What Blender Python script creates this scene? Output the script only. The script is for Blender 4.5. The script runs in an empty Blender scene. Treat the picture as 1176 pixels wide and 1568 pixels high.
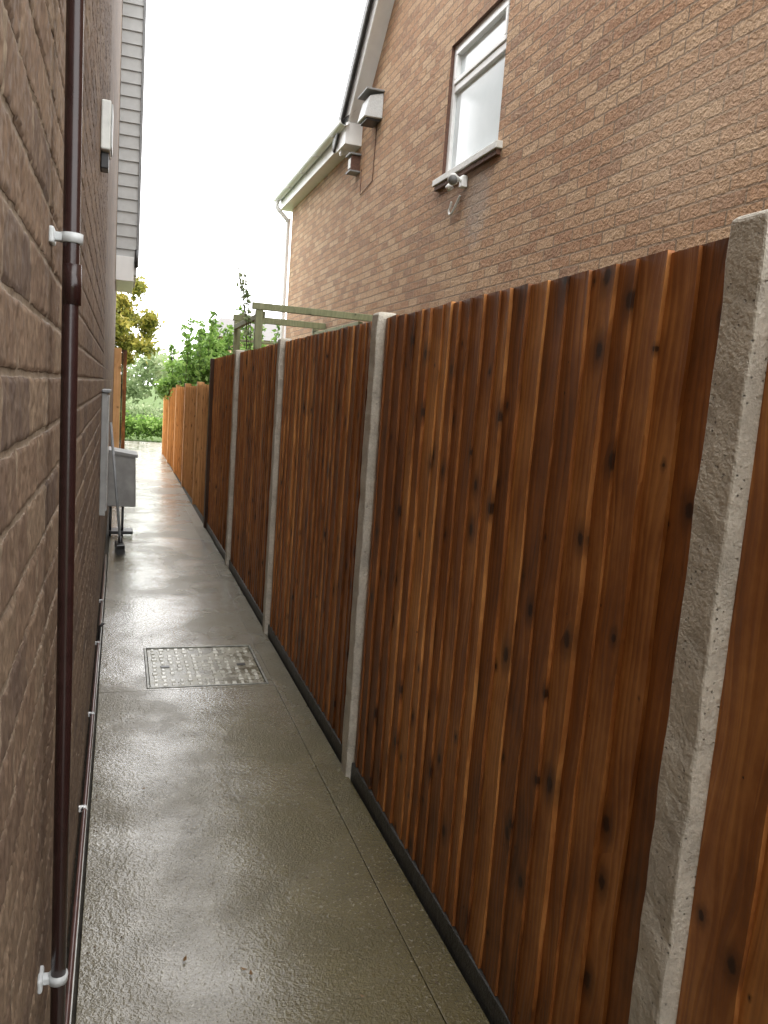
import bpy, math, random
import numpy as np
from mathutils import Matrix, Vector
random.seed(3); rng=np.random.default_rng(5)
S=bpy.context.scene
# ---------------------------------------------------------------- helpers
class NB:
    def __init__(s,name):
        s.m=bpy.data.materials.new(name); s.m.use_nodes=True
        s.t=s.m.node_tree; s.n=s.t.nodes; s.l=s.t.links
        s.b=s.n['Principled BSDF']; s.out=s.n['Material Output']
    def new(s,ty,**k):
        n=s.n.new(ty)
        for a,v in k.items(): setattr(n,a,v)
        return n
    def put(s,sock,v):
        if isinstance(v,bpy.types.NodeSocket): s.l.new(v,sock)
        else: sock.default_value=v
    def math(s,op,a,b=None,c=None,clamp=False):
        n=s.new('ShaderNodeMath',operation=op); n.use_clamp=clamp
        s.put(n.inputs[0],a)
        if b is not None: s.put(n.inputs[1],b)
        if c is not None: s.put(n.inputs[2],c)
        return n.outputs[0]
    def vec(s,op,a,b=None):
        n=s.new('ShaderNodeVectorMath',operation=op); s.put(n.inputs[0],a)
        if b is not None: s.put(n.inputs[1],b)
        return n.outputs['Value'] if op in('LENGTH','DISTANCE') else n.outputs[0]
    def pos(s): return s.new('ShaderNodeTexCoord').outputs['Object']
    def sep(s,v):
        n=s.new('ShaderNodeSeparateXYZ'); s.put(n.inputs[0],v); return n.outputs
    def comb(s,x,y,z):
        n=s.new('ShaderNodeCombineXYZ'); s.put(n.inputs[0],x); s.put(n.inputs[1],y); s.put(n.inputs[2],z); return n.outputs[0]
    def noise(s,v,scale,detail=4,rough=.55,dist=0,col=False):
        n=s.new('ShaderNodeTexNoise'); s.put(n.inputs['Vector'],v); n.inputs['Scale'].default_value=scale
        n.inputs['Detail'].default_value=detail; n.inputs['Roughness'].default_value=rough; n.inputs['Distortion'].default_value=dist
        return n.outputs['Color' if col else 'Fac']
    def ramp(s,f,stops,interp='LINEAR'):
        n=s.new('ShaderNodeValToRGB'); s.put(n.inputs[0],f); cr=n.color_ramp; cr.interpolation=interp
        while len(cr.elements)<len(stops): cr.elements.new(.5)
        for e,(p,c) in zip(cr.elements,stops):
            e.position=p; e.color=(c,c,c,1) if isinstance(c,(int,float)) else (*c,1)
        return n.outputs[0]
    def mix(s,f,a,b,mode='MIX'):
        n=s.new('ShaderNodeMix',data_type='RGBA',blend_type=mode)
        s.put(n.inputs[0],f)
        s.put(n.inputs[6],(*a,1) if isinstance(a,tuple) and len(a)==3 else a)
        s.put(n.inputs[7],(*b,1) if isinstance(b,tuple) and len(b)==3 else b)
        return n.outputs[2]
    def mr(s,v,a,b,c=0,d=1,smooth=False):
        n=s.new('ShaderNodeMapRange'); s.put(n.inputs[0],v)
        if smooth: n.interpolation_type='SMOOTHSTEP'
        for i,x in enumerate((a,b,c,d)): s.put(n.inputs[i+1],x)
        return n.outputs[0]
    def bump(s,h,strength=1,dist=.01,normal=None):
        n=s.new('ShaderNodeBump'); s.put(n.inputs['Height'],h); n.inputs['Strength'].default_value=strength
        n.inputs['Distance'].default_value=dist
        if normal is not None: s.l.new(normal,n.inputs['Normal'])
        return n.outputs[0]
    def attr(s,name):
        n=s.new('ShaderNodeAttribute'); n.attribute_name=name; return n.outputs['Fac']
    def fin(s,col=None,rough=None,nrm=None,spec=None,metal=None):
        if col is not None: s.put(s.b.inputs['Base Color'],(*col,1) if isinstance(col,tuple) and len(col)==3 else col)
        if rough is not None: s.put(s.b.inputs['Roughness'],rough)
        if nrm is not None: s.l.new(nrm,s.b.inputs['Normal'])
        if spec is not None: s.put(s.b.inputs['Specular IOR Level'],spec)
        if metal is not None: s.put(s.b.inputs['Metallic'],metal)
        return s.m

def mesh_obj(name,verts,faces,mat=None,parent=None,attr=None,smooth=False):
    me=bpy.data.meshes.new(name); me.from_pydata([tuple(v) for v in verts],[],faces); me.update()
    if attr is not None:
        a=me.attributes.new('rnd','FLOAT','POINT'); a.data.foreach_set('value',np.asarray(attr,dtype=np.float32))
    o=bpy.data.objects.new(name,me); S.collection.objects.link(o)
    if mat: me.materials.append(mat)
    if parent: o.parent=parent
    if smooth: me.polygons.foreach_set('use_smooth',[True]*len(me.polygons))
    return o
def empty(name):
    o=bpy.data.objects.new(name,None); S.collection.objects.link(o); return o
BF=[(0,3,2,1),(4,5,6,7),(0,1,5,4),(1,2,6,5),(2,3,7,6),(3,0,4,7)]
def boxv(x0,x1,y0,y1,z0,z1):
    return [(x0,y0,z0),(x1,y0,z0),(x1,y1,z0),(x0,y1,z0),(x0,y0,z1),(x1,y0,z1),(x1,y1,z1),(x0,y1,z1)]
def box(name,x0,x1,y0,y1,z0,z1,mat,parent=None,bev=0):
    o=mesh_obj(name,boxv(x0,x1,y0,y1,z0,z1),BF,mat,parent)
    if bev:
        m=o.modifiers.new('b','BEVEL'); m.width=bev; m.segments=2
    return o
def tube(name,pts,radii,mat,parent=None,seg=14,cap=True):
    pts=[Vector(p) for p in pts]; n=len(pts)
    if not hasattr(radii,'__len__'): radii=[radii]*n
    V=[];F=[]; prev=None
    for i,p in enumerate(pts):
        t=(pts[min(i+1,n-1)]-pts[max(i-1,0)]).normalized()
        if prev is None:
            a=Vector((0,0,1)) if abs(t.z)<.9 else Vector((1,0,0)); u=t.cross(a).normalized()
        else: u=(prev-t*prev.dot(t)).normalized()
        prev=u; w=t.cross(u)
        for k in range(seg):
            an=2*math.pi*k/seg; V.append(p+(u*math.cos(an)+w*math.sin(an))*radii[i])
    for i in range(n-1):
        for k in range(seg):
            a=i*seg+k; b=i*seg+(k+1)%seg; F.append((a,b,b+seg,a+seg))
    if cap: F.append(tuple(range(seg))[::-1]); F.append(tuple(range((n-1)*seg,n*seg)))
    return mesh_obj(name,V,F,mat,parent,smooth=True)
def arc(points,steps=6):
    P=[Vector(p) for p in points]; P=[P[0]]+P+[P[-1]]; out=[]
    for i in range(1,len(P)-2):
        for k in range(steps):
            t=k/steps; a,b,c,d=P[i-1:i+3]
            out.append(.5*((2*b)+(c-a)*t+(2*a-5*b+4*c-d)*t*t+(3*b-a-3*c+d)*t**3))
    out.append(P[-2]); return out
def simple(name,col,rough=.5,spec=.5,nz=0,ns=40,metal=0):
    b=NB(name); p=b.pos(); n=b.noise(p,ns,4)
    c=b.mix(b.mr(n,.3,.7,0,1),tuple(x*(1-nz) for x in col),tuple(min(1,x*(1+nz)) for x in col))
    return b.fin(c,rough,b.bump(n,.25,.002),spec,metal)

# ---------------------------------------------------------------- materials
def wood(name,dark,mid,light,rough=.5,hgrad=True,var=1.0):
    b=NB(name); p=b.sep(b.pos()); r=b.attr('rnd')
    u=b.math('ADD',b.math('MULTIPLY_ADD',p[0],.6,p[1]),b.math('MULTIPLY',r,7.3)); v=b.math('MULTIPLY_ADD',r,31.7,p[2])
    vo=b.new('ShaderNodeTexVoronoi',voronoi_dimensions='2D'); su,sv=9.5,3.6
    sc=b.comb(b.math('MULTIPLY',u,su),b.math('MULTIPLY',v,sv),0)
    b.l.new(sc,vo.inputs['Vector']); vo.inputs['Scale'].default_value=1
    pp=b.sep(vo.outputs['Position'])
    du=b.math('SUBTRACT',u,b.math('DIVIDE',pp[0],su)); dv=b.math('SUBTRACT',v,b.math('DIVIDE',pp[1],sv))
    kr=b.sep(vo.outputs['Color'])[0]
    rad=b.mr(kr,.3,1,.001,.019)
    d=b.vec('LENGTH',b.comb(du,b.math('MULTIPLY',dv,.8),0))
    dn=b.math('ADD',d,b.math('MULTIPLY',b.math('SUBTRACT',b.noise(b.comb(u,v,0),70,2),.5),.012))
    q=b.math('DIVIDE',dn,rad)
    knot=b.mr(q,.5,1.1,1,0,True); ring=b.mr(q,.9,3.0,1,0,True)
    d2=b.vec('LENGTH',b.comb(b.math('DIVIDE',du,.035),b.math('DIVIDE',dv,.09),0))
    ex=b.math('POWER',2.718,b.math('MULTIPLY',b.math('MULTIPLY',d2,d2),-1))
    ex=b.math('MULTIPLY',ex,b.mr(kr,.2,.7,0,.9))
    warp=b.math('MULTIPLY',b.math('SUBTRACT',b.noise(b.comb(b.math('MULTIPLY',u,3),v,0),1.8,1),.5),.10)
    ug=b.math('ADD',b.math('SUBTRACT',u,b.math('MULTIPLY',du,ex)),warp)
    fine=b.noise(b.comb(b.math('MULTIPLY',ug,210),b.math('MULTIPLY',v,3.5),0),1,2,.6)
    med=b.noise(b.comb(b.math('MULTIPLY',ug,45),b.math('MULTIPLY',v,1.1),0),1,1,.5)
    wv=b.math('SINE',b.math('MULTIPLY_ADD',ug,260,b.math('MULTIPLY',med,9)))
    blot=b.noise(b.comb(b.math('MULTIPLY',b.math('MULTIPLY_ADD',r,-7.0,u),4.2),b.math('MULTIPLY',b.math('MULTIPLY_ADD',r,-31,v),2.6),0),1.3,5,.66)
    f=b.math('MULTIPLY_ADD',fine,.26,b.math('MULTIPLY',med,.26))
    f=b.math('MULTIPLY_ADD',wv,.045,f)
    f=b.math('MULTIPLY_ADD',blot,.72,b.math('SUBTRACT',f,.03))
    rr=b.math('FRACT',b.math('MULTIPLY',r,17.31))
    f=b.math('ADD',f,b.mr(b.math('POWER',rr,1.4),0,1,-.11*var,.16*var))
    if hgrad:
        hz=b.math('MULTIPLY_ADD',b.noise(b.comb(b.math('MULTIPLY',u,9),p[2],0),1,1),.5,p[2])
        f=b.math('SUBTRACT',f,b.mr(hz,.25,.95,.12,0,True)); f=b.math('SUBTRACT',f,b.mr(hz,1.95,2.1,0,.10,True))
    c=b.ramp(f,[(.25,dark),(.56,mid),(.88,light)])
    c=b.mix(b.math('MULTIPLY',ring,.6),c,dark)
    c=b.mix(b.math('MULTIPLY',knot,.9),c,tuple(x*.4 for x in dark))
    h=b.math('MULTIPLY_ADD',wv,.12,b.math('ADD',b.math('MULTIPLY',fine,.6),b.math('MULTIPLY',med,.5)))
    return b.fin(c,b.mr(fine,.3,.7,rough-.08,rough+.15),b.bump(h,.5,.003),.4)
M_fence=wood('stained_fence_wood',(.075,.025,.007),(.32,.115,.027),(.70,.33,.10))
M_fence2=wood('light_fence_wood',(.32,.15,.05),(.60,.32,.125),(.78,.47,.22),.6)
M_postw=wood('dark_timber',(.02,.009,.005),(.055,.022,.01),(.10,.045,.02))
M_perg=wood('weathered_green_timber',(.14,.15,.09),(.26,.28,.16),(.38,.39,.26),.7,False)

def brick(name,c1,c2,c3,mort,wet=.75,bstr=1,disp=.006,rough_sc=60,bumpn=1.0,c4=None,big_amt=.3,dark_amt=.5,msz=.006,stain=None,zs=1.0):
    b=NB(name); p=b.sep(b.pos()); 
    nsv=b.sep(b.noise(b.pos(),14,1,col=True))
    uu=b.math('MULTIPLY_ADD',b.math('SUBTRACT',nsv[0],.5),.007,b.math('ADD',p[1],p[0])); vv=b.math('MULTIPLY_ADD',b.math('SUBTRACT',nsv[1],.5),.007,p[2])
    v=b.comb(uu,vv,0)
    n1=b.new('ShaderNodeTexBrick'); b.l.new(v,n1.inputs['Vector'])
    n1.inputs['Color1'].default_value=(0,0,0,1); n1.inputs['Color2'].default_value=(1,1,1,1); n1.inputs['Mortar'].default_value=(.5,.5,.5,1)
    n1.inputs['Scale'].default_value=1; n1.inputs['Brick Width'].default_value=.225; n1.inputs['Row Height'].default_value=.075
    n1.inputs['Mortar Size'].default_value=msz; n1.inputs['Mortar Smooth'].default_value=.3; n1.inputs['Bias'].default_value=0
    n1.offset=.5; n1.squash=1
    big=b.noise(b.comb(uu,vv,0),.9,3)
    vz=b.math('MULTIPLY',vv,zs)
    fine=b.noise(b.comb(uu,vz,p[0]),rough_sc,3,.65)
    mid=b.noise(b.comb(uu,vz,0),24,3,.65)
    bid=b.sep(n1.outputs['Color'])[0]
    col=b.ramp(bid,[(0,c4 or c2),(.22,c2),(.55,c1),(.9,c3)])
    col=b.mix(b.mr(mid,.42,.7,0,.65),col,c3)
    col=b.mix(b.mr(mid,.45,.25,0,.5),col,c4 or c2)
    mortm=n1.outputs['Fac']
    col=b.mix(mortm,col,mort)
    col=b.mix(b.mr(fine,.3,.7,dark_amt,0),col,tuple(x*.35 for x in c1))
    col=b.mix(b.mr(big,.35,.7,0,big_amt),col,tuple(x*.6 for x in c2))
    if stain:
        for (sy,sz,ry,rz_,scol,am) in stain:
            d=b.vec('LENGTH',b.comb(b.math('DIVIDE',b.math('SUBTRACT',p[1],sy),ry),b.math('DIVIDE',b.math('SUBTRACT',p[2],sz),rz_),0))
            d=b.math('ADD',d,b.math('MULTIPLY_ADD',mid,1.4,-.7))
            col=b.mix(b.mr(d,.3,1.2,am,0,True),col,scol)
    h=b.math('MULTIPLY_ADD',mortm,-1.3,b.math('ADD',b.math('MULTIPLY',fine,.55*bumpn),b.math('MULTIPLY',mid,.8*bumpn)))
    h=b.math('MULTIPLY_ADD',bid,.35,h)
    return b.fin(col,b.mr(fine,.2,.8,wet-.2,wet),b.bump(h,bstr,disp),.35)
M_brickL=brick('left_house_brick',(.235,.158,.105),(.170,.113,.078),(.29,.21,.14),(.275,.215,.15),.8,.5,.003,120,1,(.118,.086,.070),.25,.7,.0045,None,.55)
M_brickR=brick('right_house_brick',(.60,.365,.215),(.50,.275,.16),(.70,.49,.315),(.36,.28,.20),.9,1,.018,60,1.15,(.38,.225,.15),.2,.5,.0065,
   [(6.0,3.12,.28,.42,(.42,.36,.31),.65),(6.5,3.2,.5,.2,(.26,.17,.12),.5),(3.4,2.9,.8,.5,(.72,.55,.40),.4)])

def concrete_path():
    b=NB('wet_concrete'); P=b.pos(); p=b.sep(P); r=b.attr('rnd')
    big=b.noise(P,1.5,2,.5,.3); mid=b.noise(P,6,5,.65); fine=b.noise(P,150,3,.7); peb=b.noise(P,75,2,.6)
    c=b.ramp(mid,[(.3,(.15,.13,.082)),(.55,(.225,.20,.14)),(.75,(.31,.285,.21))])
    xf=b.math('MULTIPLY_ADD',mid,.45,p[0])
    nearf=b.mr(p[1],4.4,3.0,.35,1)
    moss=b.math('MULTIPLY',b.mr(xf,.36,.88,0,.9,True),nearf)
    c=b.mix(moss,c,b.mix(mid,(.085,.070,.015),(.19,.155,.05)))
    c=b.mix(b.mr(fine,.35,.7,.6,0),c,(.07,.055,.03))
    c=b.mix(b.mr(peb,.6,.72,0,.45),c,(.46,.43,.35))
    c=b.mix(b.mr(r,0,1,0,.5),c,(.42,.38,.32))
    wet=b.mr(b.math('MULTIPLY_ADD',mid,.3,b.math('MULTIPLY_ADD',p[0],-.12,big)),.42,.78,0,1,True)
    rough=b.mr(wet,0,1,.32,.16)
    h=b.math('MULTIPLY',b.math('ADD',fine,b.math('MULTIPLY',peb,1.4)),b.mr(wet,0,1,1,.5))
    h=b.math('MULTIPLY_ADD',mid,1.8,h)
    b.fin(c,rough,b.bump(h,.9,.004),.6)
    b.put(b.b.inputs['Coat Weight'],b.mr(wet,0,1,.25,1)); b.b.inputs['Coat Roughness'].default_value=.07; b.b.inputs['Coat IOR'].default_value=1.4
    b.l.new(b.bump(b.math('MULTIPLY_ADD',mid,2.2,b.math('MULTIPLY',peb,.8)),.6,.0035),b.b.inputs['Coat Normal'])
    return b.m
M_path=concrete_path()
def concrete(name,base,rough=.75,wet=False):
    b=NB(name); P=b.pos(); n=b.noise(P,9,5,.65); f=b.noise(P,120,2,.7); v=b.new('ShaderNodeTexVoronoi'); v.inputs['Scale'].default_value=85
    b.l.new(P,v.inputs['Vector'])
    pit=b.mr(v.outputs['Distance'],.08,.2,1,0)
    pit=b.math('MULTIPLY',pit,b.mr(b.noise(P,30,1),.5,.6,0,1))
    c=b.ramp(n,[(.3,tuple(x*.68 for x in base)),(.55,base),(.75,tuple(x*1.15 for x in base))])
    c=b.mix(b.mr(f,.4,.7,.35,0),c,tuple(x*.5 for x in base)); c=b.mix(b.math('MULTIPLY',pit,.7),c,tuple(x*.3 for x in base))
    h=b.math('SUBTRACT',b.math('ADD',b.math('MULTIPLY',n,2.6),b.math('MULTIPLY',f,.5)),pit)
    return b.fin(c,rough,b.bump(h,1,.006),.4)
M_post=concrete('concrete_post',(.66,.62,.53))
M_gravel=concrete('damp_gravel_board',(.07,.072,.07),.4)
M_white=simple('white_upvc',(.80,.81,.80),.3,.5,.04,8)
M_offw=simple('weathered_white_plastic',(.64,.65,.62),.45,.5,.12,20)
M_brown=simple('brown_plastic_pipe',(.026,.011,.010),.25,.5,.15,30)
M_black=simple('black_plastic',(.015,.015,.016),.35,.5,.1)
M_grey=simple('grey_plastic',(.22,.23,.235),.5,.5,.15,12)
M_lgrey=simple('light_grey_casing',(.30,.30,.29),.6,.4,.25,7)
M_clip=simple('grey_clip',(.50,.52,.52),.35,.5,.12,60)
M_clad=simple('grey_cladding',(.46,.47,.465),.5,.4,.08,10)
M_tile=simple('roof_tile',(.07,.06,.058),.6,.4,.3,15)
M_steel=simple('galvanised_steel',(.25,.25,.22),.4,.5,.45,18,.2)
M_soil=simple('soil',(.035,.03,.022),.8,.3,.4,30)
M_copper=simple('painted_pipe',(.09,.045,.038),.28,.6,.25,30)
b=NB('frosted_glass'); P=b.pos(); n=b.noise(P,3,4)
M_frost=b.fin(b.mix(n,(.58,.66,.69),(.80,.86,.88)),.10,b.bump(b.noise(P,60,2),.1,.002),.8)
b=NB('grass'); P=b.pos(); n=b.noise(P,3,5,.7)
M_grass=b.fin(b.mix(n,(.06,.10,.025),(.13,.19,.06)),.9,b.bump(b.noise(P,60,3),1,.03),.2)
def leafmat(name,a,c,d):
    b=NB(name); r=b.attr('rnd'); col=b.ramp(r,[(0,a),(.55,c),(1,d)])
    b.fin(col,.5,spec=.3); t=b.new('ShaderNodeBsdfTranslucent'); b.l.new(col,t.inputs[0])
    m=b.new('ShaderNodeMixShader'); m.inputs[0].default_value=.45
    b.l.new(b.b.outputs[0],m.inputs[1]); b.l.new(t.outputs[0],m.inputs[2]); b.l.new(m.outputs[0],b.out.inputs[0]); return b.m
M_leaf=leafmat('shrub_leaves',(.06,.12,.022),(.16,.29,.055),(.34,.50,.14))
M_leafy=leafmat('autumn_leaves',(.10,.12,.02),(.25,.25,.045),(.46,.38,.08))
M_leafd=leafmat('distant_leaves',(.17,.24,.11),(.29,.38,.19),(.44,.50,.30))  # paler greens: background haze is put into the leaf colour
M_bark=simple('bark',(.09,.07,.05),.8,.3,.4,25)

# ---------------------------------------------------------------- ground & path
gs=300
mesh_obj('ground',[(-gs,-20,-.03),(gs,-20,-.03),(gs,500,-.03),(-gs,500,-.03)],[(0,1,2,3)],M_grass)
mesh_obj('soil_border',[(-.3,-3,-.02),(1.2,-3,-.02),(1.2,17.5,-.02),(-.3,17.5,-.02)],[(0,1,2,3)],M_soil)
path=empty('concrete_path')
def slab(name,x0,x1,y0,y1,z,mat,r,bev=.006):
    o=mesh_obj(name,boxv(x0,x1,y0,y1,-.06,z),BF,mat,path,[r]*8); m=o.modifiers.new('b','BEVEL'); m.width=bev; m.segments=3; return o
MX0,MX1,MY0,MY1=.165,.772,3.94,4.58
SX=.798
slab('slab_1',-.062,SX,-2,MY0-.028,0,M_path,0,.002)
a0,a1,b0,b1=-.062,SX,MY0-.026,7.75; c0,c1,d0,d1=MX0-.003,MX1+.003,MY0-.003,MY1+.003
V=[(a0,b0,0),(a1,b0,0),(a1,b1,0),(a0,b1,0),(c0,d0,0),(c1,d0,0),(c1,d1,0),(c0,d1,0)]; V+=[(x,y,-.06) for x,y,z in V]
F=[(0,1,5,4),(1,2,6,5),(2,3,7,6),(3,0,4,7)]+[(k,8+k,8+(k+1)%4,(k+1)%4) for k in range(4)]+[(4+k,4+(k+1)%4,12+(k+1)%4,12+k) for k in range(4)]
mesh_obj('slab_2',V,F,M_path,path,[.12]*16)
slab('slab_3',-.062,SX,7.754,12.3,.001,M_path,.5,.002)
slab('slab_4',-.062,SX,12.304,17.2,.0,M_path,.9,.002)
slab('edging_strip',SX+.0018,.906,-2,8.7,.001,M_path,.0,.002)
slab('edging_strip_far',SX+.0018,.905,8.703,17.2,.001,M_path,.6,.002)
slab('far_paving',-3,3,17.21,21.3,.0,M_path,1)
mh=empty('manhole_cover')
fr=M_steel
box('frame_left',MX0,MX0+.012,MY0,MY1,-.03,.003,fr,mh,.001); box('frame_right',MX1-.012,MX1,MY0,MY1,-.03,.003,fr,mh,.001)
box('frame_near',MX0+.0125,MX1-.0125,MY0,MY0+.012,-.03,.003,fr,mh,.001); box('frame_far',MX0+.0125,MX1-.0125,MY1-.012,MY1,-.03,.003,fr,mh,.001)
b=NB('cover_metal'); P=b.pos(); n=b.noise(P,9,5,.65); 
M_cov=b.fin(b.mix(b.mr(n,.35,.65,0,1),(.11,.10,.065),(.29,.27,.20)),b.mr(n,.3,.7,.15,.4),b.bump(b.noise(P,200,2),.4,.002),.6)
box('cover_plate',MX0+.015,MX1-.015,MY0+.015,MY1-.015,-.02,-.003,M_cov,mh,.002)
V=[];F=[]
nx,ny=13,11
for i in range(nx):
    for j in range(ny):
        cx=MX0+.045+(MX1-MX0-.09)*i/(nx-1); cy=MY0+.045+(MY1-MY0-.09)*j/(ny-1)
        if (i in(1,2) or i in(nx-3,nx-2)) and j in (5,): continue
        if random.random()<.06+.16*(i/nx): continue
        w,l=(.014,.017) if (i+j)%2 else (.009,.021)
        w*=random.uniform(.7,1.1); l*=random.uniform(.7,1.1); cx+=random.uniform(-.002,.002)
        k=len(V); t=.75
        V+=[(cx-w,cy-l,-.003),(cx+w,cy-l,-.003),(cx+w,cy+l,-.003),(cx-w,cy+l,-.003),(cx-w*t,cy-l*t,.002),(cx+w*t,cy-l*t,.002),(cx+w*t,cy+l*t,.002),(cx-w*t,cy+l*t,.002)]
        F+=[tuple(q+k for q in f) for f in BF[1:]]
b=NB('cover_stud'); P=b.pos(); n=b.noise(P,7,4)
M_stud=b.fin(b.mix(b.mr(n,.36,.58,0,1),(.20,.19,.13),(.58,.57,.50)),.25,spec=.6)
mesh_obj('tread_studs',V,F,M_stud,mh)
for kx in (MX0+.1,MX1-.1):
    box('lifting_key_hole',kx-.024,kx+.024,MY0+.30,MY0+.33,-.0028,.0005,M_black,mh,.004)
V=[];F=[]
for i in range(150):
    x=random.uniform(-.05,.88); y=random.uniform(1.2,9)**1.0; s=random.uniform(.0015,.004)
    if random.random()<.6: x=random.choice([random.uniform(-.055,-.02),random.uniform(.78,.9)])
    k=len(V); a=random.random()*3
    for q in range(5):
        an=a+q*1.256; V.append((x+math.cos(an)*s*random.uniform(.7,1.6),y+math.sin(an)*s*random.uniform(.7,1.6),.003))
    V.append((x,y,.004+s)); 
    F+=[(k+q,k+(q+1)%5,k+5) for q in range(5)]
mesh_obj('path_grit',V,F,simple('grit',(.16,.12,.08),.6,.4,.4,300))
V=[];F=[]
for (x,y) in [(.36,1.86),(.345,1.88),(.62,1.72),(.2,1.95),(.12,2.9),(.5,6.2),(.62,11),(.7,10.5),(.55,11.6),(.68,12.2),(.74,9.9),(.6,13),(.7,13.6),(.5,12.6),(.45,10.2),(.8,11.3),(.82,12.4),(.78,13.2),(.84,9.4),(.66,14.4)]:
    k=len(V);a=random.random()*6;s=random.uniform(.008,.014)*(1 if y<8 else 2)
    for dx,dy,dz in [(-1,0,.3),(0,-.45,.05),(1,0,.5),(0,.45,.1)]:
        V.append((x+s*(dx*math.cos(a)-dy*math.sin(a)),y+s*(dx*math.sin(a)+dy*math.cos(a)),.006+dz*s))
    F.append((k,k+1,k+2,k+3))
mesh_obj('fallen_leaves',V,F,simple('dead_leaf',(.18,.10,.035),.5,.4,.3,200))

# ---------------------------------------------------------------- near fence
fence=empty('wooden_fence')
XF=.918
def panel(name,y0,y1,zb,zt,xa,xb,mat,parent,jit=.003):
    V=[];F=[];A=[]
    y=y0
    while y<y1-.004:
        w=random.choice([.064,.074,.084,.092,.100]); e=min(y+w+.012,y1)
        if y1-(y+w)<.04: w=y1-y; e=y1
        f=(y-y0)/(y1-y0); xo=xa+(xb-xa)*f; r=random.random()
        t0,t1=(.0,.0075) ; top=zt+random.uniform(-jit,jit); lean=random.uniform(-.003,.003)
        xo+=random.uniform(-.0014,.0014)
        nz=18; k=len(V); bow=random.uniform(-.002,.002); ph=random.random()*6
        for i in range(nz+1):
            z=zb+(top-zb)*i/nz; bx=bow*math.sin(math.pi*i/nz); wy=.0026*math.sin(ph+i*.8)+.0016*math.sin(ph*3+i*1.9)+lean*(i/nz-.5)*2
            V+=[(xo+t0+bx-.002,y+wy,z),(xo+t1+bx,e,z),(xo+t1+.004+bx,e,z),(xo+.013+bx,y+wy,z)]
            A+=[r]*4
        for i in range(nz):
            for q in range(4):
                a=k+i*4+q; c=k+i*4+(q+1)%4; F.append((a,c,c+4,a+4))
        m=k+nz*4; F.append((m,m+1,m+2,m+3))
        y+=w
    return mesh_obj(name,V,F,mat,parent,A)
posts=[(-.92),1.026,2.912,4.835,6.76]
PX=.892
PW=.039
def post(y,name):
    V=[];F=[]
    nz=30; w=PW; x1=.965
    for i in range(nz+1):
        z=-.05+(1.815+.05)*i/nz
        j=lambda s:.0022*random.uniform(-1,1)
        V+=[(PX+j(0),y-w+j(0),z),(PX+j(0),y+w+j(0),z),(x1,y+w,z),(x1,y-w,z)]
    for i in range(nz):
        for q in range(4):
            a=i*4+q;c=i*4+(q+1)%4;F.append((a,c,c+4,a+4))
    m=nz*4
    V+=[(PX+.01,y-w+.006,1.823),(PX+.01,y+w-.006,1.823),(x1,y+w-.006,1.823),(x1,y-w+.006,1.823)]
    for q in range(4): F.append((m+q,m+(q+1)%4,m+4+(q+1)%4,m+4+q))
    F.append((m+4,m+5,m+6,m+7))
    o=mesh_obj(name,V,F,M_post,fence); mo=o.modifiers.new('b','BEVEL'); mo.width=.005; mo.segments=2; mo.limit_method='ANGLE'; mo.angle_limit=.6
for i,y in enumerate(posts): post(y,'concrete_post_%d'%i)
for i in range(len(posts)):
    y0=posts[i]+PW+.001; y1=(posts[i+1]-PW-.001) if i+1<len(posts) else 8.62
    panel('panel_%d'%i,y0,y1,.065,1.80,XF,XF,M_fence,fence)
    box('gravel_board_%d'%i,XF-.004,XF+.04,y0,y1,-.03,.063,M_gravel,fence,.004)
    box('top_rail_%d'%i,XF+.02,XF+.055,y0,y1,1.62,1.66,M_postw,fence); box('low_rail_%d'%i,XF+.02,XF+.055,y0,y1,.25,.29,M_postw,fence)
def wbox(name,*a,mat,parent,bev=.003):
    o=mesh_obj(name,boxv(*a),BF,mat,parent,[random.random()]*8); m=o.modifiers.new('b','BEVEL'); m.width=bev; return o
wbox('timber_end_post',.89,.99,8.62,8.72,-.03,1.80,mat=M_postw,parent=fence)
f2=empty('wooden_fence')
yy=[8.80,10.6,12.45,14.3,16.1,17.9]
for i in range(5):
    xa=.945-.012*i; xb=xa-.012; zt=1.53-.028*i
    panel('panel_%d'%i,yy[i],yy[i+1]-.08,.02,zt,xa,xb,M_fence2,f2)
    wbox('timber_post_%d'%i,xa-.018,xa+.07,yy[i+1]-.08,yy[i+1],-.03,zt+.03,mat=M_fence2,parent=f2)

# ---------------------------------------------------------------- left house
lh=empty('brick_house')
WX=-.097
def vnoise(Y,Z,fy,fz,seed):
    r=np.random.default_rng(seed); G=r.random((256,256)).astype(np.float32)
    a=Y*fy;b_=Z*fz; i=np.floor(a).astype(int); j=np.floor(b_).astype(int); u=a-i; v=b_-j; u=u*u*(3-2*u); v=v*v*(3-2*v)
    g=lambda p,q:G[p%256,q%256]
    return (g(i,j)*(1-u)*(1-v)+g(i+1,j)*u*(1-v)+g(i,j+1)*(1-u)*v+g(i+1,j+1)*u*v)
ys=[.35]
while ys[-1]<5.0: ys.append(ys[-1]+max(.0026,ys[-1]*.0030))
ys[-1]=5.0; ys=np.array(ys); zs=np.linspace(0-.04,3.46,1060)
Y,Z=np.meshgrid(ys,zs,indexing='ij')
bw,rh=.225,.075
Yb=Y+WX+(vnoise(Y,Z,9,9,1)-.5)*.004+(vnoise(Y,Z,60,60,11)-.5)*.003; Zb=Z+(vnoise(Y,Z,8,11,2)-.5)*.004+(vnoise(Y,Z,60,60,12)-.5)*.003
row=np.floor(Zb/rh).astype(int); off=np.where(row%2==0,bw*.5,0); bn=np.floor((Yb+off)/bw).astype(int)
lx=(Yb+off)-bw*bn; lz=Zb-rh*row
md=np.minimum(np.minimum(lx,bw-lx),np.minimum(lz,rh-lz))
pr=np.clip((md-.003)/.0045,0,1); pr=pr*pr*(3-2*pr)
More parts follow.
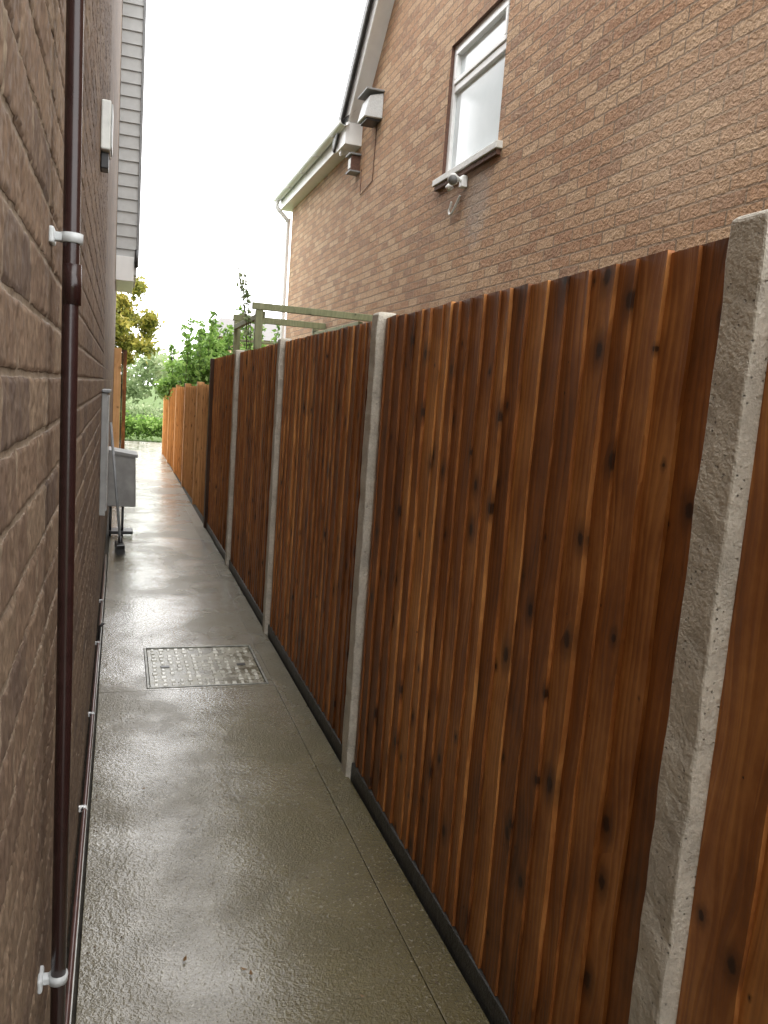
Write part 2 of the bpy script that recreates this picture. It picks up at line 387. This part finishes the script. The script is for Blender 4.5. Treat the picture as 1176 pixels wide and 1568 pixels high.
G=np.random.default_rng(9).random((128,128)); per=G[bn%128,row%128]
h=pr*(.0018+.0010*per)
h+=pr*((vnoise(Y,Z,30,24,3)-.5)*.0010+(vnoise(Y,Z,105,42,4)-.5)*.0026+(vnoise(Y,Z,260,110,5)-.5)*.0024)
h+=(1-pr)*((vnoise(Y,Z,60,60,6)-.5)*.0015+(vnoise(Y,Z,200,200,7)-.5)*.0016)
Xd=WX-.003+h
n0,n1=Y.shape
co=np.stack([Xd,Y,Z],-1).reshape(-1,3).astype(np.float32)
idx=np.arange(n0*n1).reshape(n0,n1)
q=np.stack([idx[:-1,:-1],idx[1:,:-1],idx[1:,1:],idx[:-1,1:]],-1).reshape(-1,4)
me=bpy.data.meshes.new('wall_near'); me.vertices.add(len(co)); me.vertices.foreach_set('co',co.ravel())
me.loops.add(q.size); me.loops.foreach_set('vertex_index',q.ravel().astype(np.int32))
me.polygons.add(len(q)); me.polygons.foreach_set('loop_start',(np.arange(len(q))*4).astype(np.int32))
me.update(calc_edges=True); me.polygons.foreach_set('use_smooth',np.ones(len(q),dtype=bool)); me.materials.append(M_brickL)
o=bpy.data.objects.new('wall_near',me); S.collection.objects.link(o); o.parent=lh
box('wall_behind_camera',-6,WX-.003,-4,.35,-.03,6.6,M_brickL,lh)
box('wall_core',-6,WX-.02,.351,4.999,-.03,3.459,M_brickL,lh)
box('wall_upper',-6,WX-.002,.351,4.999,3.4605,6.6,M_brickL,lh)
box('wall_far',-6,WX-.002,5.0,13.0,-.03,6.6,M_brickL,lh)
mesh_obj('roof',[(-6.2,-4.2,6.6),(.05,-4.2,6.6),(.05,13.2,6.6),(-6.2,13.2,6.6),(-3,-4.2,9),(-3,13.2,9)],[(1,2,5,4),(3,0,4,5),(0,1,4),(2,3,5),(0,3,2,1)],M_tile,lh)
z=2.85; JX=.165;JY=11.0
box('bay_core',WX-.001,JX-.012,JY+.02,12.4,2.84,6.55,M_clad,lh)
V=[];F=[]
while z<6.5:
    k=len(V); V+=[(WX,JY+.012,z+.15),(JX-.02,JY+.012,z+.15),(JX-.02,JY-.006,z),(WX,JY-.006,z),(WX,JY+.02,z),(JX-.02,JY+.02,z)]
    F+=[(k+3,k+2,k+1,k),(k+3,k+4,k+5,k+2)]; z+=.152
mesh_obj('bay_cladding_boards',V,F,M_clad,lh)
box('bay_corner_trim',JX-.02,JX+.012,JY-.02,JY+.05,2.95,6.55,M_grey,lh,.003)
box('bay_soffit_box',WX,JX-.045,JY-.03,12.4,2.76,3.06,M_white,lh,.004)
tube('bay_drain',[(JX-.02,JY-.05,3.15),(JX-.02,JY-.05,2.93)],.018,M_black,lh)
g=empty('timber_gate'); wbox('gate_post',WX+.001,.0,11.98,12.08,-.03,1.95,mat=M_fence2,parent=g)
for i in range(4): wbox('gate_board_%d'%i,.003,.022,12.0+.0,12.9,.06+.47*i,.06+.47*i+.465,mat=M_postw,parent=g)
wbox('gate_stile',.025,.075,12.0,12.09,.05,1.93,mat=M_fence,parent=g)

dp=empty('drainpipe'); py=1.23; px=-.0685
tube('pipe',[(px-.0010,py,-.02),(px,py,1.0),(px-.003,py,2.2),(px-.003,py,4.5)],.0112,M_brown,dp,24)
tube('pipe_collar',[(px,py,1.60),(px,py,1.655)],.0126,M_brown,dp,24)
for z in (1.69,.56,2.8):
    tube('bracket_ring',[(px-.001,py,z-.0065),(px-.001,py,z+.0065)],.0148,M_clip,dp,24)
    box('bracket_arm',WX-.004,px-.010,py-.008,py+.008,z-.006,z+.006,M_clip,dp,.002)
    box('bracket_plate',WX-.002,WX+.006,py-.02,py+.02,z-.011,z+.011,M_clip,dp,.003)
lp=empty('water_pipe')
tube('pipe',[(-.079,-1,.062),(-.079,2.0,.060),(-.078,3.2,.058),(-.079,4.6,.06),(-.079,6.9,.055)],.0075,M_copper,lp,16)
tube('pipe_lower',[(-.073,-1,.03),(-.075,3.2,.028),(-.073,4.4,.03),(-.076,6.9,.03)],.0045,M_offw,lp,12)
for y in (1.5,2.69,3.5,4.5,5.4):
    tube('clip',[(-.079,y-.007,.060),(-.079,y+.007,.060)],.0105,M_white if y<3 else M_clip,lp)
    box('clip_base',WX,-.082,y-.007,y+.007,.052,.070,M_white if y<3 else M_clip,lp,.001)
tube('tap_stub',[(-.079,4.55,.06),(-.075,4.55,.14),(-.055,4.55,.16)],.008,M_black,lp)
vb=empty('wall_junction_box')
box('body',WX,WX+.036,3.40,3.56,2.37,2.55,M_offw,vb,.006); box('lid',WX+.0365,WX+.042,3.41,3.55,2.38,2.54,M_clip,vb,.003); box('socket',WX,WX+.03,3.44,3.52,2.31,2.369,M_black,vb,.004)
mb=empty('meter_box')
box('body',WX,WX+.032,4.7,5.10,.74,1.43,M_lgrey,mb,.004); box('door',WX+.0325,WX+.038,4.72,5.08,.765,1.41,M_clip,mb,.004); box('hood',WX,WX+.045,4.68,5.12,1.4305,1.445,M_grey,mb,.003)
ub=empty('utility_cabinet')
V=[(WX,8.0,.30),(.17,8.0,.30),(.17,8.42,.30),(WX,8.42,.30),(WX,8.0,.83),(.155,8.0,.79),(.155,8.42,.79),(WX,8.42,.83)]
o=mesh_obj('casing',V,BF,M_lgrey,ub); m=o.modifiers.new('b','BEVEL'); m.width=.012; m.segments=3
for xx in (-.06,.05):
    tube('leg',[(xx,8.05,.30),(xx,8.05,.0)],.012,M_black,ub)
box('foot_plate',-.07,.15,8.0,8.2,.03,.06,M_black,ub,.006)
V=[(WX-.001,7.99,.815),(.175,7.985,.778),(.175,8.43,.778),(WX-.001,8.43,.815),(WX-.001,7.99,.845),(.175,7.985,.806),(.175,8.43,.806),(WX-.001,8.43,.845)]
mesh_obj('lid',V,BF,M_lgrey,ub)
br=empty('broom')
tube('handle',[(-.075,7.62,1.12),(.035,7.16,.10)],.012,M_grey,br,12)
tube('ferrule',[(.028,7.19,.16),(.038,7.15,.085)],.018,M_black,br,12)
V=[(.0,7.02,.075),(.075,7.05,.075),(.06,7.30,.075),(-.015,7.27,.075),(.0,7.02,.11),(.07,7.05,.11),(.055,7.30,.11),(-.015,7.27,.11)]
o=mesh_obj('head',V,BF,M_black,br); m=o.modifiers.new('b','BEVEL'); m.width=.008; m.segments=2
V=[];F=[]
for i in range(900):
    u_=random.random();v_=random.random(); x=.0+.07*u_-.015*v_; y=7.03+.025*u_+.25*v_; dx=random.uniform(-.012,.02); dy=random.uniform(-.008,.008); k=len(V)
    V+=[(x-.001,y,.078),(x+.001,y,.078),(x+dx,y+dy,.004)]; F.append((k,k+1,k+2))
mesh_obj('bristles',V,F,M_black,br)

# ---------------------------------------------------------------- right house
rhs=empty('brick_house')
RX=2.6; y_c=13.5; y_g=9.7; ez=4.50; y_r=5.0; rz=ez+(y_g-y_r)*1.0
w0,w1,wz0,wz1=5.70,6.80,3.42,4.52
def wq(name,pts): return mesh_obj(name,[(RX,y,z) for y,z in pts],[tuple(range(len(pts)))],M_brickR,rhs)
wq('wall_lower',[(.3,-.03),(y_c,-.03),(y_c,wz0),(.3,wz0)])
wq('wall_left_of_window',[(w1,wz0),(y_c,wz0),(y_c,ez),(y_g,ez),(y_g-(wz1-ez),wz1),(w1,wz1)])
wq('wall_right_of_window',[(.3,wz0),(w0,wz0),(w0,wz1),(.32,wz1),(.3,ez)])
wq('wall_gable',[(.32,wz1),(y_g-(wz1-ez),wz1),(y_r,rz)])
mesh_obj('wall_end',[(RX,y_c,-.03),(9,y_c,-.03),(9,y_c,ez),(RX,y_c,ez)],[(0,1,2,3)],M_brickR,rhs)
mesh_obj('wall_near_end',[(RX,.3,-.03),(9,.3,-.03),(9,.3,ez),(RX,.3,ez)],[(3,2,1,0)],M_brickR,rhs)
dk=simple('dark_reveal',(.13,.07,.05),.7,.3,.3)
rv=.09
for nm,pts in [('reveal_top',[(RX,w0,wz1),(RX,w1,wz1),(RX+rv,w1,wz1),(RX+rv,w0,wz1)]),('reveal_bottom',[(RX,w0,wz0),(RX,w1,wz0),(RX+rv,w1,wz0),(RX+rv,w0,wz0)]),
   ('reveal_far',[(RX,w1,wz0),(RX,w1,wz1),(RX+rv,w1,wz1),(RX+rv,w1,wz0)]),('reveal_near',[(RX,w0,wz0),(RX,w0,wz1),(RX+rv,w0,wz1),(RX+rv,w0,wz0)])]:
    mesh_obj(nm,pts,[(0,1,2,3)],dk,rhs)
fx=RX+.03; ft=.055; tz=wz1-.36
def fb(n,y0,y1,z0,z1,dx=0): box('window_'+n,fx+dx,fx+.06,y0,y1,z0,z1,M_white,rhs,.006)
fb('jamb_near',w0,w0+ft,wz0+.02,wz1); fb('jamb_far',w1-ft,w1,wz0+.02,wz1)
fb('head',w0+ft+.001,w1-ft-.001,wz1-ft,wz1,.001); fb('cill_rail',w0+ft+.001,w1-ft-.001,wz0+.02,wz0+.02+ft,.001); fb('transom',w0+ft+.001,w1-ft-.001,tz-.03,tz+.03,.001)
fb('sash_t',w0+ft+.002,w1-ft-.002,wz1-ft-.04,wz1-ft-.001,-.012); fb('sash_b',w0+ft+.002,w1-ft-.002,tz+.031,tz+.07,-.012)
fb('sash_n',w0+ft+.002,w0+ft+.042,tz+.0705,wz1-ft-.0405,-.012); fb('sash_f',w1-ft-.042,w1-ft-.002,tz+.0705,wz1-ft-.0405,-.012)
mesh_obj('window_glass',[(fx+.03,w0,wz0),(fx+.03,w1,wz0),(fx+.03,w1,wz1),(fx+.03,w0,wz1)],[(0,1,2,3)],M_frost,rhs)
box('window_sill',RX-.05,RX+.05,w0-.09,w1+.09,wz0-.035,wz0+.018,M_offw,rhs,.005)
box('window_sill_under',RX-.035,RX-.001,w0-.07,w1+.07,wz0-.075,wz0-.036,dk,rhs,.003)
box('fascia',2.43,2.45,y_g+.02,y_c+.2,4.48,4.66,M_white,rhs,.003); box('soffit',2.4505,RX+.05,y_g+.02,y_c+.2,4.485,4.50,M_white,rhs)
V=[];F=[]; ng=10
for yy_ in (9.45,y_c+.25):
    for k in range(ng+1):
        a=math.pi+math.pi*k/ng; V.append((2.372+.056*math.cos(a),yy_,4.655+.056*math.sin(a)))
    for k in range(ng+1):
        a=2*math.pi-math.pi*k/ng; V.append((2.372+.052*math.cos(a),yy_,4.655+.052*math.sin(a)))
nn=2*(ng+1)
for k in range(nn): F.append((k,(k+1)%nn,nn+(k+1)%nn,nn+k))
F.append(tuple(range(nn)));F.append(tuple(range(nn,2*nn))[::-1])
mesh_obj('gutter',V,F,M_white,rhs,smooth=False)
for yy_ in np.arange(9.9,13.7,.9): box('gutter_bracket',2.31,2.435,yy_,yy_+.02,4.592,4.60,M_offw,rhs)
tube('downpipe',arc([(2.372,13.62,4.61),(2.372,13.62,4.50),(2.55,13.58,4.30),(2.555,13.58,4.15),(2.555,13.58,2),(2.555,13.58,0)]),.034,M_white,rhs,16)
mesh_obj('wing_roof',[(2.33,y_g-.2,4.66),(2.33,y_c+.25,4.66),(6.5,y_c+.25,7.8),(6.5,y_g-2.5,7.8)],[(0,1,2,3)],M_tile,rhs)
def verge(n,ya,za,yb,zb,x0,x1,o0,o1,mat):
    d=Vector((0,yb-ya,zb-za)).normalized(); nr=Vector((0,-d.z,d.y)); 
    if nr.z<0: nr=-nr
    P=[Vector((0,ya,za)),Vector((0,yb,zb))]; V=[]
    for p in P:
        for x,o_ in ((x0,o0),(x1,o0),(x1,o1),(x0,o1)): V.append((x,p.y+nr.y*o_,p.z+nr.z*o_))
    mesh_obj(n,V,[(0,1,2,3),(7,6,5,4),(0,4,5,1),(1,5,6,2),(2,6,7,3),(3,7,4,0)],mat,rhs)
for s,(ya,za) in enumerate([(y_g+.12,ez-.12),(.3-.12,ez-.12)]):
    verge('bargeboard_%d'%s,ya,za,y_r,rz,2.42,2.445,-.03,.15,M_white)
    verge('verge_soffit_%d'%s,ya,za,y_r,rz,2.446,2.62,-.002,.012,M_white)
    verge('verge_tiles_%d'%s,ya+(.05 if s==0 else -.05),za-.05,y_r,rz,2.375,9,.151,.20,M_tile)
    verge('verge_cap_%d'%s,ya,za,y_r,rz,2.36,2.375,.10,.205,M_grey)
box('eaves_box_end',2.40,2.64,9.50,9.95,4.42,4.66,M_white,rhs,.006)
fl=empty('floodlight')
V=[(2.60,8.72,4.50),(2.40,8.74,4.50),(2.40,9.02,4.50),(2.60,9.04,4.50),(2.60,8.72,4.76),(2.45,8.74,4.72),(2.45,9.02,4.72),(2.60,9.04,4.76)]
o=mesh_obj('housing',V,BF,M_clip,fl); m=o.modifiers.new('b','BEVEL'); m.width=.008
box('hood',2.40,2.60,8.70,9.06,4.765,4.785,M_grey,fl,.004); box('lens',2.43,2.585,8.76,9.0,4.475,4.499,M_black,fl,.003)
bb=empty('bird_box')
box('body',2.49,2.599,9.50,9.64,4.14,4.31,dk,bb,.004); box('roof',2.46,2.599,9.47,9.67,4.3105,4.33,M_grey,bb,.003); box('floor',2.47,2.599,9.48,9.66,4.12,4.139,M_grey,bb,.003)
box('front',2.484,2.4895,9.52,9.62,4.17,4.28,M_offw,bb,.002)
sc=empty('wall_light')
box('mount',2.55,2.597,6.20,6.27,3.24,3.33,M_white,sc,.006)
tube('arm',arc([(2.57,6.235,3.28),(2.52,6.235,3.31),(2.48,6.23,3.29)]),.014,M_white,sc)
tube('lamp_head',[(2.51,6.28,3.315),(2.47,6.20,3.29),(2.455,6.165,3.27)],[.022,.04,.046],M_white,sc,20); tube('lens',[(2.4545,6.164,3.2695),(2.452,6.158,3.266)],.036,M_grey,sc,20)
tube('sensor_head',[(2.51,6.33,3.27),(2.49,6.36,3.245)],[.03,.026],M_white,sc,16)
tube('cable',arc([(2.59,6.32,3.2),(2.57,6.42,3.08),(2.575,6.50,3.10),(2.58,6.47,3.18)]),.009,M_offw,sc,10)
tube('wall_cable',[(2.594,8.9,4.48),(2.594,8.93,3.9),(2.594,9.4,3.85),(2.594,9.42,4.14)],.004,dk,fl,8)

# ---------------------------------------------------------------- pergola
pg=empty('pergola')
def wb(n,*a): wbox(n,*a,mat=M_perg,parent=pg,bev=.004)
wb('beam_near',1.27,2.59,8.47,8.52,2.335,2.405); wb('beam_far',1.36,2.59,10.66,10.71,2.38,2.46)
wb('post_near',1.31,1.385,8.475,8.55,-.03,2.334); wb('post_far',2.42,2.50,10.665,10.74,-.03,2.379)
wb('side_rail',1.375,1.42,8.551,10.659,2.27,2.33); wb('side_rail_house',2.43,2.48,8.53,10.65,2.27,2.33)
wb('post_back',1.38,1.46,10.665,10.74,-.03,2.379)
for i in range(4): wb('lattice_%d'%i,1.47,2.41,10.68,10.70,1.70+.14*i,1.73+.14*i)

# ---------------------------------------------------------------- foliage
def leaves(name,cl,size,mat,parent=None,seed=1):
    r=np.random.default_rng(seed); C=[];A=[]
    for (cx,cy,cz,rx,ry,rz_,n) in cl:
        d=r.normal(size=(n,3)); d/=np.linalg.norm(d,axis=1)[:,None]; rad=r.random(n)**.45
        p=d*rad[:,None]*np.array([rx,ry,rz_])*(1+.25*r.normal(size=(n,1))*(rad[:,None]>.8))+np.array([cx,cy,cz])
        C.append(p); A.append(np.clip(.15+.35*rad+.25*(d[:,2]>0)+.22*r.normal(size=n)+r.normal()*.12,0,1))
    C=np.concatenate(C);A=np.concatenate(A);n=len(C)
    u=r.normal(size=(n,3));u/=np.linalg.norm(u,axis=1)[:,None]; w=np.cross(u,r.normal(size=(n,3)));w/=np.linalg.norm(w,axis=1)[:,None]
    s=(size*(.6+.8*r.random(n)))[:,None]
    P=np.stack([C-u*s,C-w*s*.5+u*s*.1,C+u*s,C+w*s*.5+u*s*.1],1).reshape(-1,3)
    F=np.arange(4*n).reshape(n,4)
    return mesh_obj(name,P,F.tolist(),mat,parent,np.repeat(A,4))
def clumps(cx,cy,cz,R,Rz,k,cr,n,seed):
    r=np.random.default_rng(seed); out=[]
    for i in range(k):
        d=r.normal(size=3); d/=np.linalg.norm(d); q=r.random()**.5
        out.append((cx+d[0]*R*q,cy+d[1]*R*q,cz+d[2]*Rz*q,cr*r.uniform(.6,1.2),cr*r.uniform(.6,1.2),cr*r.uniform(.5,.9),n))
    return out
def tree(name,x,y,H,R,mat,seed,n=420,ls=.07,k=38,cr=.42):
    t=empty(name); r=random.Random(seed)
    tube('trunk',[(x,y,-.05),(x+.05,y,H*.3),(x-.05,y+.05,H*.6),(x,y,H*.85)],[.16,.12,.08,.02],M_bark,t,10)
    cl=clumps(x,y,H*.66,R,H*.33,k,cr,n,seed)
    for i,c in enumerate(cl[::3]):
        z0=r.uniform(.25,.6)*H; tube('limb_%d'%i,arc([(x,y,z0),((x+c[0])/2,(y+c[1])/2,(z0+c[2])/2-.1),(c[0],c[1],c[2])],3),[.05]*3+[.03]*3+[.01],M_bark,t,6)
    leaves('crown',cl,ls,mat,t,seed)
tree('tree',-.70,30,5.3,2.0,M_leafy,4,n=420,ls=.085,k=48,cr=.46)
tree('tree',-6,42,8,3.2,M_leafd,6,n=300,ls=.14,k=36,cr=.8)
sh=empty('shrub')
cl=clumps(1.75,14.6,1.55,.75,.8,30,.30,420,11)+clumps(1.15,16.2,1.55,.4,.75,14,.24,300,12)+clumps(2.5,13.8,1.5,.5,.6,12,.3,330,14)
leaves('leaves',cl,.05,M_leaf,sh,13)
r_=random.Random(5)
pts=[]
for i in range(56):
    x=r_.uniform(.95,2.6); y=r_.uniform(13.6,16.2); top=2.0+r_.random()*.85-(.1 if x<1.3 else 0)
    dx=r_.uniform(-.25,.25)
    tube('stem_%d'%i,[(x,y,0),(x+dx*.3,y,top*.6),(x+dx,y,top)],[.012,.008,.003],M_bark,sh,5)
    for k in range(9): f=.6+.4*k/8; pts.append((x+dx*(.3+.7*(f-.6)/.4),y,top*f,.08,.08,.07,16))
leaves('shoot_leaves',pts,.045,M_leaf,sh,17)
cp=empty('climbing_plant')
pts=[]
for i in range(4):
    x=1.27+.04*r_.uniform(-1,1); y=8.44; X=[(x,y,1.7),(x-.02,y,2.15),(x-.04-.02*i,y,2.38+.05*i),(x-.06-.025*i,y,2.52+.07*i)]
    tube('stem_%d'%i,X,.004,M_bark,cp,5)
    for k in range(8):
        t=k/7*2.99; j=int(t); f=t-j; a=Vector(X[j]).lerp(Vector(X[j+1]),f); pts.append((a.x,a.y,a.z,.03,.03,.03,5))
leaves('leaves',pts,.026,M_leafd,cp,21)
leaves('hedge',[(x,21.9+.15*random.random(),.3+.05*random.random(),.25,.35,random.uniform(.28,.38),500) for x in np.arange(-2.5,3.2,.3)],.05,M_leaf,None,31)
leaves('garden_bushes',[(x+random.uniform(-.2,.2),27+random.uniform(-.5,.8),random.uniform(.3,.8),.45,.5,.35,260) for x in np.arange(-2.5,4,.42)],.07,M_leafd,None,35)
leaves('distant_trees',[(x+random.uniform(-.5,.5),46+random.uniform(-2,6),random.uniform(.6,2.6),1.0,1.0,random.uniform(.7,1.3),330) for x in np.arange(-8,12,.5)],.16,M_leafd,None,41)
fh=empty('brick_house')
box('walls',4.3,9.0,38,44,-.03,3.9,M_brickR,fh)
mesh_obj('roof',[(4.0,37.7,3.85),(9.3,37.7,3.85),(9.3,44.3,3.85),(4.0,44.3,3.85),(4.6,41,4.95),(9.3,41,4.95)],[(0,1,5,4),(2,3,4,5),(3,0,4),(1,2,5),(0,3,2,1)],simple('grey_roof',(.16,.15,.145),.7,.3,.15),fh)
box('window_frame',5.2,6.4,37.95,37.99,2.2,3.3,M_white,fh); box('window_pane',5.28,6.32,37.94,37.949,2.28,3.22,M_black,fh)

# ---------------------------------------------------------------- light
w=bpy.data.worlds.new('World'); S.world=w; w.use_nodes=True; t=w.node_tree; bg=t.nodes['Background']
sk=t.nodes.new('ShaderNodeTexSky'); sk.sky_type='NISHITA'; sk.sun_disc=False; sk.sun_elevation=math.radians(60); sk.sun_rotation=math.radians(20)
sk.dust_density=5; sk.air_density=1.0
mx=t.nodes.new('ShaderNodeMix'); mx.data_type='RGBA'; mx.inputs[0].default_value=.9
t.links.new(sk.outputs[0],mx.inputs[6]); mx.inputs[7].default_value=(30.5,30.4,30.4,1)
t.links.new(mx.outputs[2],bg.inputs[0]); bg.inputs[1].default_value=.15
L=bpy.data.lights.new('sun','SUN'); L.energy=1.2; L.angle=math.radians(35); L.color=(1,.95,.88)
lo=bpy.data.objects.new('sun',L); S.collection.objects.link(lo)
el=math.radians(60); d=Vector((math.sin(math.radians(-20))*math.cos(el),-math.cos(math.radians(20))*math.cos(el),math.sin(el)))
sk.sun_rotation=math.atan2(d.x,d.y)
lo.rotation_euler=d.to_track_quat('Z','Y').to_euler()
S.view_settings.view_transform='Standard'; S.view_settings.look='None'; S.view_settings.exposure=0
# ---------------------------------------------------------------- camera
f=1220
dv=Vector((-403,201,-f)).normalized(); up=Vector((650,8716,f)); up=(up-dv*up.dot(dv)).normalized(); rt=dv.cross(up)
R=Matrix((rt,dv,up))
c=bpy.data.cameras.new('camera'); co_=bpy.data.objects.new('camera',c); S.collection.objects.link(co_)
c.sensor_fit='VERTICAL'; c.sensor_height=24; c.lens=24*f/1568; c.clip_start=.02; c.clip_end=1000
co_.matrix_world=Matrix.Translation((0,0,1.5))@R.to_4x4()
S.camera=co_
